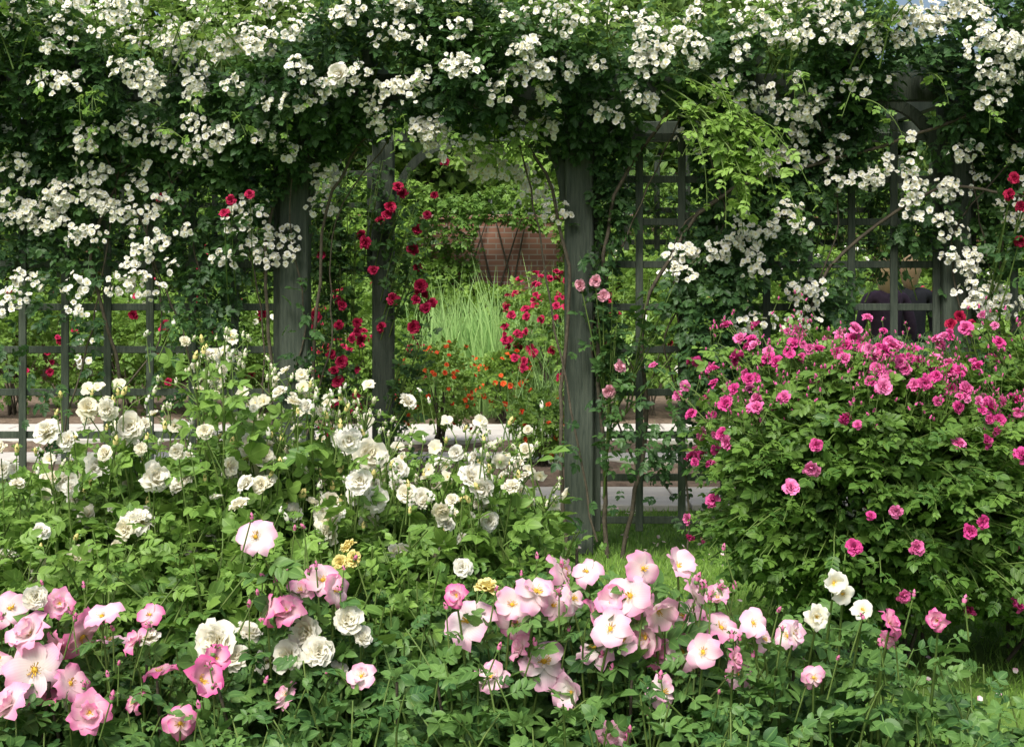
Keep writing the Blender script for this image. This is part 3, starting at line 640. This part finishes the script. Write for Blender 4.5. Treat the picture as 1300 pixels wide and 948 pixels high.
# ------------------------------------------------------------ white rose bush (foreground)
wb=Acc(); s_=Shoots(wb,LEAF_HI,'leaf_white_rose')
WH=[(-1.045,1.22,.065),(-.98,1.267,.055),(-.925,1.267,.05),(-.888,1.22,.072),(-.962,1.128,.07),(-.805,1.119,.075),(-1.036,1.073,.04),(-.85,1.014,.075),(-1.184,1.169,.05),(-1.156,.925,.06),(-.962,.916,.085),(-.758,.888,.08),(-1.184,.86,.07),
(-.407,1.008,.088),(-.37,1.202,.06),(-.333,1.156,.085),(-.342,1.11,.06),(-.314,1.063,.06),(-.583,1.147,.058),(-.6475,1.1375,.045),(-.703,1.39,.035),(-.666,1.385,.03),(-.62,1.18,.045),(-.75,1.18,.04),(-.509,1.276,.04),(-.546,1.295,.04),(-.48,1.267,.035),(-.694,1.22,.04),(-.51,1.017,.045),(-.47,1.036,.04),
(-.0925,1.11,.068),(-.055,1.082,.06),(-.13,1.156,.04),(-.028,1.1375,.04),(-.24,1.073,.05),(-.2,1.036,.05),(-.157,1.045,.05),(-.26,.936,.055),(-.9,1.23,.05),(-1.0,1.2,.05),(-.6,1.10,.05),(-.44,1.02,.05),(-.4,1.19,.05),(.03,1.10,.035),(-1.07,.93,.05),(-.86,.96,.06),(-.83,.83,.045)]
W=[];Ws=[]
for x,z,sz in WH:
    q=np.array((x,3.25+U(-.1,.1),z)); W.append(q); Ws.append(sz)
    for k in range(rng.integers(0,3)): W.append(q+np.array([NR()*.055,U(0,.08),NR()*.035-.02])); Ws.append(sz*U(.55,.95))
for k in range(50): 
    x=U(-1.25,.05); y=U(3.1,3.8); W.append(np.array([x,y,np.interp(y,[3.0,3.4,3.8],[.93,1.08,1.12])+NR()*.04])); Ws.append(U(.035,.06))
W=np.array(W);Ws=np.array(Ws)
flowers(wb,ROSE,W,(0,-.75,.5),Ws*1.04,'petal_white',U(-.5,1.0,len(W)).clip(0,1),'leaf_white_rose',.45)
flowers(wb,ROSE,[(-.36,3.1,.975),(-.345,3.08,.955),(-.375,3.08,.945)],(0,-.8,.4),.042,'petal_yellow',.3,'leaf_white_rose')
for q in W: s_.shoot((q[0]*.95-.03+NR()*.05,q[1]+.05,q[2]-.45),q-np.array([0,-.01,.02]),(NR()*.04,.02,.03),8,.10,.2,.0025,.6,t1=.9)
for q in W[::2]:
    for k in range(rng.integers(1,5)):
        t=q+np.array([NR()*.045,NR()*.03,U(-.02,.06)]); wb.tube([t-np.array([NR()*.02,0,.09]),t],.002,.0015,'stem_green',4)
        flowers(wb,BUD,[t],(0,0,1),U(.022,.034),'petal_white' if rng.random()<.45 else 'petal_yellow',.3,'leaf_white_rose',.3)
for (x,z,y) in [(-.70,1.41,3.4),(-.66,1.40,3.45),(-.74,1.36,3.4),(-.6,1.35,3.5),(-.53,1.31,3.45),(-.48,1.30,3.4),(-.42,1.25,3.4),(-.78,1.33,3.5),(-.3,1.2,3.4),(-.05,1.17,3.4),(-.97,1.28,3.4),(.02,1.13,3.45),(-1.1,1.1,3.4),(-.2,1.12,3.4),(-.85,1.25,3.5),(-.62,1.28,3.4),(-.68,1.24,3.5),(-.56,1.22,3.4),(.08,1.08,3.4),(-.36,1.27,3.45),(-.12,1.2,3.4)]:
    s_.shoot((x*.95-.05,3.5,z-.6),(x,y,z-.04),(0,.02,.05),12,.09,.25,.003,.75,t1=.88)
    for k in range(10):
        t=np.array([x,y,z])+np.array([NR()*.035,NR()*.03,U(-.07,.03)]); wb.tube([(x,y,z-.08),(t+np.array([x,y,z-.05]))/2,t],.0018,.0012,'stem_green',4)
        if rng.random()<.3: flowers(wb,SMALL,[t],(0,-.5,.6),.035,'petal_white',.7,'leaf_white_rose')
        else: flowers(wb,BUD,[t],(0,0,1),U(.018,.03),'petal_white',.9,'leaf_white_rose',.3)
TX=[-1.7,-1.23,-1.0,-.7,-.45,-.3,-.1,.03,.10,.2,.4]; TZ=[1.10,1.10,1.17,1.15,1.15,1.12,1.08,1.04,.98,.80,.6]
for i in range(760):
    x=-1.7+2.0*rng.random(); y=U(2.95,3.95); zt=np.interp(x,TX,TZ)-.02-(3.5-y)*.25*(y<3.5)-abs(NR())*.07-(.06 if y>3.7 else 0)
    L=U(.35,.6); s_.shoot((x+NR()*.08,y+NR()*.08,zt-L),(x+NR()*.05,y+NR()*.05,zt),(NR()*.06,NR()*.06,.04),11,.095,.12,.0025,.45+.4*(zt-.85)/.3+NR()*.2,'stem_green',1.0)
for i in range(24):
    x=-1.6+1.75*i/23; wb.tube(bez(np.array([x*.9,3.4+NR()*.1,0]),np.array([x*.95,3.4,.4]),np.array([x+NR()*.05,3.4+NR()*.15,.9]),np.linspace(0,1,8)),.009,.004,'stem_wood',5)
s_.done(); wb.build('white_rose_bush')
# ------------------------------------------------------------ pink rose bush (front)
pb=Acc(); s_=Shoots(pb,LEAF_HI,'leaf_pink_rose')
PK=[(-.96,.885,.09,.2),(-1.0,.917,.075,.3),(-.95,.823,.11,.05),(-.856,.87,.10,.75),(-.816,.925,.08,.3),(-.62,.807,.09,1),(-.70,.80,.08,.9),(-.487,.925,.07,.9),(-.447,.92,.07,.6),(-.377,.972,.075,.3),(-.353,.956,.07,.5),(-.11,.961,.05,1),(-.086,.90,.10,.05),(.008,.893,.08,.45),(.047,.972,.09,.25),(.102,.988,.085,.3),(.063,.823,.105,.0),(.165,.846,.09,0),(.196,.90,.08,.05),(.236,.956,.09,.2),(.26,1.003,.075,.45),(.33,1.003,.075,.1),(.29,.933,.085,.2),(.267,.87,.08,.45),(.29,.83,.065,.6),(.345,.90,.08,.3),(.416,.886,.085,.4),(.408,.933,.065,.3),(.44,.846,.05,.6),(.086,.925,.07,.4),(.55,.862,.065,.1),(.75,.909,.06,.9),(.746,.87,.04,.8),(.848,.90,.045,.9),(-.51,1.07,.08,.1),(-.9,.93,.06,.5),(.15,.99,.06,.2),(.5,.87,.05,.1),(-1.06,.86,.09,.3),
(-1.03,.83,.08,.2),(-.88,.80,.08,.6),(-.80,.85,.07,.2),(-.42,.95,.06,.4),(.0,.94,.07,.2),(.12,.95,.07,.1),(.36,.96,.07,.1),(.34,.84,.07,.2),(.48,.91,.06,.1),(.02,.85,.06,.4),(.56,.88,.05,.0),(.2,.94,.07,.5),(.38,.86,.07,.2),(.22,.87,.07,.1),(-.90,.86,.07,.6),
(-1.0,.77,.09,.3),(-.84,.76,.08,.6),(-.66,.75,.07,.8),(-.30,.80,.06,.1),(-.45,.77,.06,.3),(-.04,.80,.07,.1),(.12,.77,.08,.0),(.3,.78,.07,.2),(.45,.80,.06,.3),(.6,.80,.05,.5),(-.75,.88,.06,.7),(.2,.72,.06,.3)]
for x,z,sz,t in PK:
    y=2.74+U(-.06,.06)-max(0,.85-z)*.8; q=np.array([x*(y/2.8),y,z])
    flowers(pb,OPEN,[q],(NR()*.6,-.7,.6),sz*1.0,'petal_pink',min(1,max(0,t*1.1)),'leaf_pink_rose',.4)
    if rng.random()<.3 and sz>.06: flowers(pb,OPEN,[q+np.array([NR()*.06,.04,NR()*.03])],(NR()*.8,-.6,.55),sz*U(.6,.85),'petal_pink',min(1,t+.3),'leaf_pink_rose',.4)
    s_.shoot((x*.98+NR()*.04,y+.1,z-.45),q-np.array([0,0,.015]),(NR()*.03,.02,.03),8,.10,.2,.003,.5,t1=.92)
    for k in range(rng.integers(0,4)):
        b_=q+np.array([NR()*.05,NR()*.02,U(-.01,.05)]); pb.tube([b_-np.array([NR()*.02,0,.08]),b_],.002,.0015,'stem_green',4); flowers(pb,BUD,[b_],(0,0,1),U(.016,.028),'petal_pink',.9,'leaf_pink_rose',.3)
for (x,z,sz) in [(-.59,.847,.09),(-.405,.871,.075),(-.437,.83,.07),(-.324,.895,.065),(-.486,.806,.07),(.64,.965,.055),(.69,.92,.045),(.6,.905,.05),(-.72,.86,.05),(-.38,.84,.065),(-.55,.81,.065),(-.30,.86,.05),(.66,.94,.05),(-.35,.78,.06),(-.93,.95,.05),(-.52,.87,.06)]:
    q=np.array([x,2.78+U(-.04,.04),z]); flowers(pb,ROSE if x<.5 else OPEN,[q],(0,-.7,.55),sz,'petal_white',.3,'leaf_pink_rose'); s_.shoot((x+NR()*.04,2.95,z-.45),q-np.array([0,0,.015]),(0,.02,.03),8,.11,.2,.003,.5,t1=.9)
flowers(pb,ROSE,[(-.05,2.75,.965)],(0,-.5,.8),.052,'petal_yellow',.1)
TX=[-1.6,-1.0,-.7,-.4,-.2,0,.25,.4,.55,.7,.9,1.1,1.3]; TZ=[.84,.86,.84,.90,.91,.92,.93,.88,.85,.85,.82,.70,.5]
for i in range(620):
    x=-1.6+2.85*rng.random(); y=U(2.5,3.1); 
    if x>.5 and rng.random()<.4: continue
    zt=np.interp(x,TX,TZ)-abs(NR())*.08-(2.85-y)*.40*(y<2.85); L=U(.3,.5)
    s_.shoot((x+NR()*.06,y+NR()*.06,zt-L),(x+NR()*.06,y+NR()*.05,zt),(NR()*.06,NR()*.06,.03),10,.090,.1,.0025,.48+NR()*.25,'stem_green',1.0)
for i in range(34):
    x=-1.5+2.6*i/33; pb.tube(bez(np.array([x*.95,2.9+NR()*.1,0]),np.array([x*.97,2.85,.3]),np.array([x+NR()*.06,2.85+NR()*.12,.8 if x<.7 else .65]),np.linspace(0,1,8)),.008,.003,'stem_wood',5)
s_.done(); pb.build('pink_rose_bush')
# ------------------------------------------------------------ camera, sky, sun
cam=bpy.data.cameras.new('camera'); co=bpy.data.objects.new('camera',cam); bpy.context.scene.collection.objects.link(co)
co.location=(0,0,1.6); co.rotation_euler=(math.radians(90),0,0); cam.lens=49.46; cam.sensor_width=36; cam.shift_y=-.107; cam.clip_end=600; cam.clip_start=.05
bpy.context.scene.camera=co
w=bpy.data.worlds.new('World'); bpy.context.scene.world=w; w.use_nodes=True; nt=w.node_tree
bg=nt.nodes['Background']; sky=nt.nodes.new('ShaderNodeTexSky'); sky.sky_type='NISHITA'; sky.sun_disc=False
EL,AZ=math.radians(55),math.radians(-160)
sky.sun_elevation=EL; sky.sun_rotation=AZ; sky.air_density=1.0; sky.dust_density=5.0; nt.links.new(sky.outputs[0],bg.inputs[0]); bg.inputs[1].default_value=.15
sl=bpy.data.lights.new('sun','SUN'); sl.energy=4.9; sl.angle=math.radians(26); sl.color=(1,.97,.92); so=bpy.data.objects.new('sun',sl); bpy.context.scene.collection.objects.link(so)
d=Vector((math.sin(AZ)*math.cos(EL),math.cos(AZ)*math.cos(EL),math.sin(EL)))
so.rotation_euler=d.to_track_quat('Z','Y').to_euler()
bpy.context.scene.view_settings.view_transform='Standard'; bpy.context.scene.view_settings.look='None'; bpy.context.scene.view_settings.exposure=0
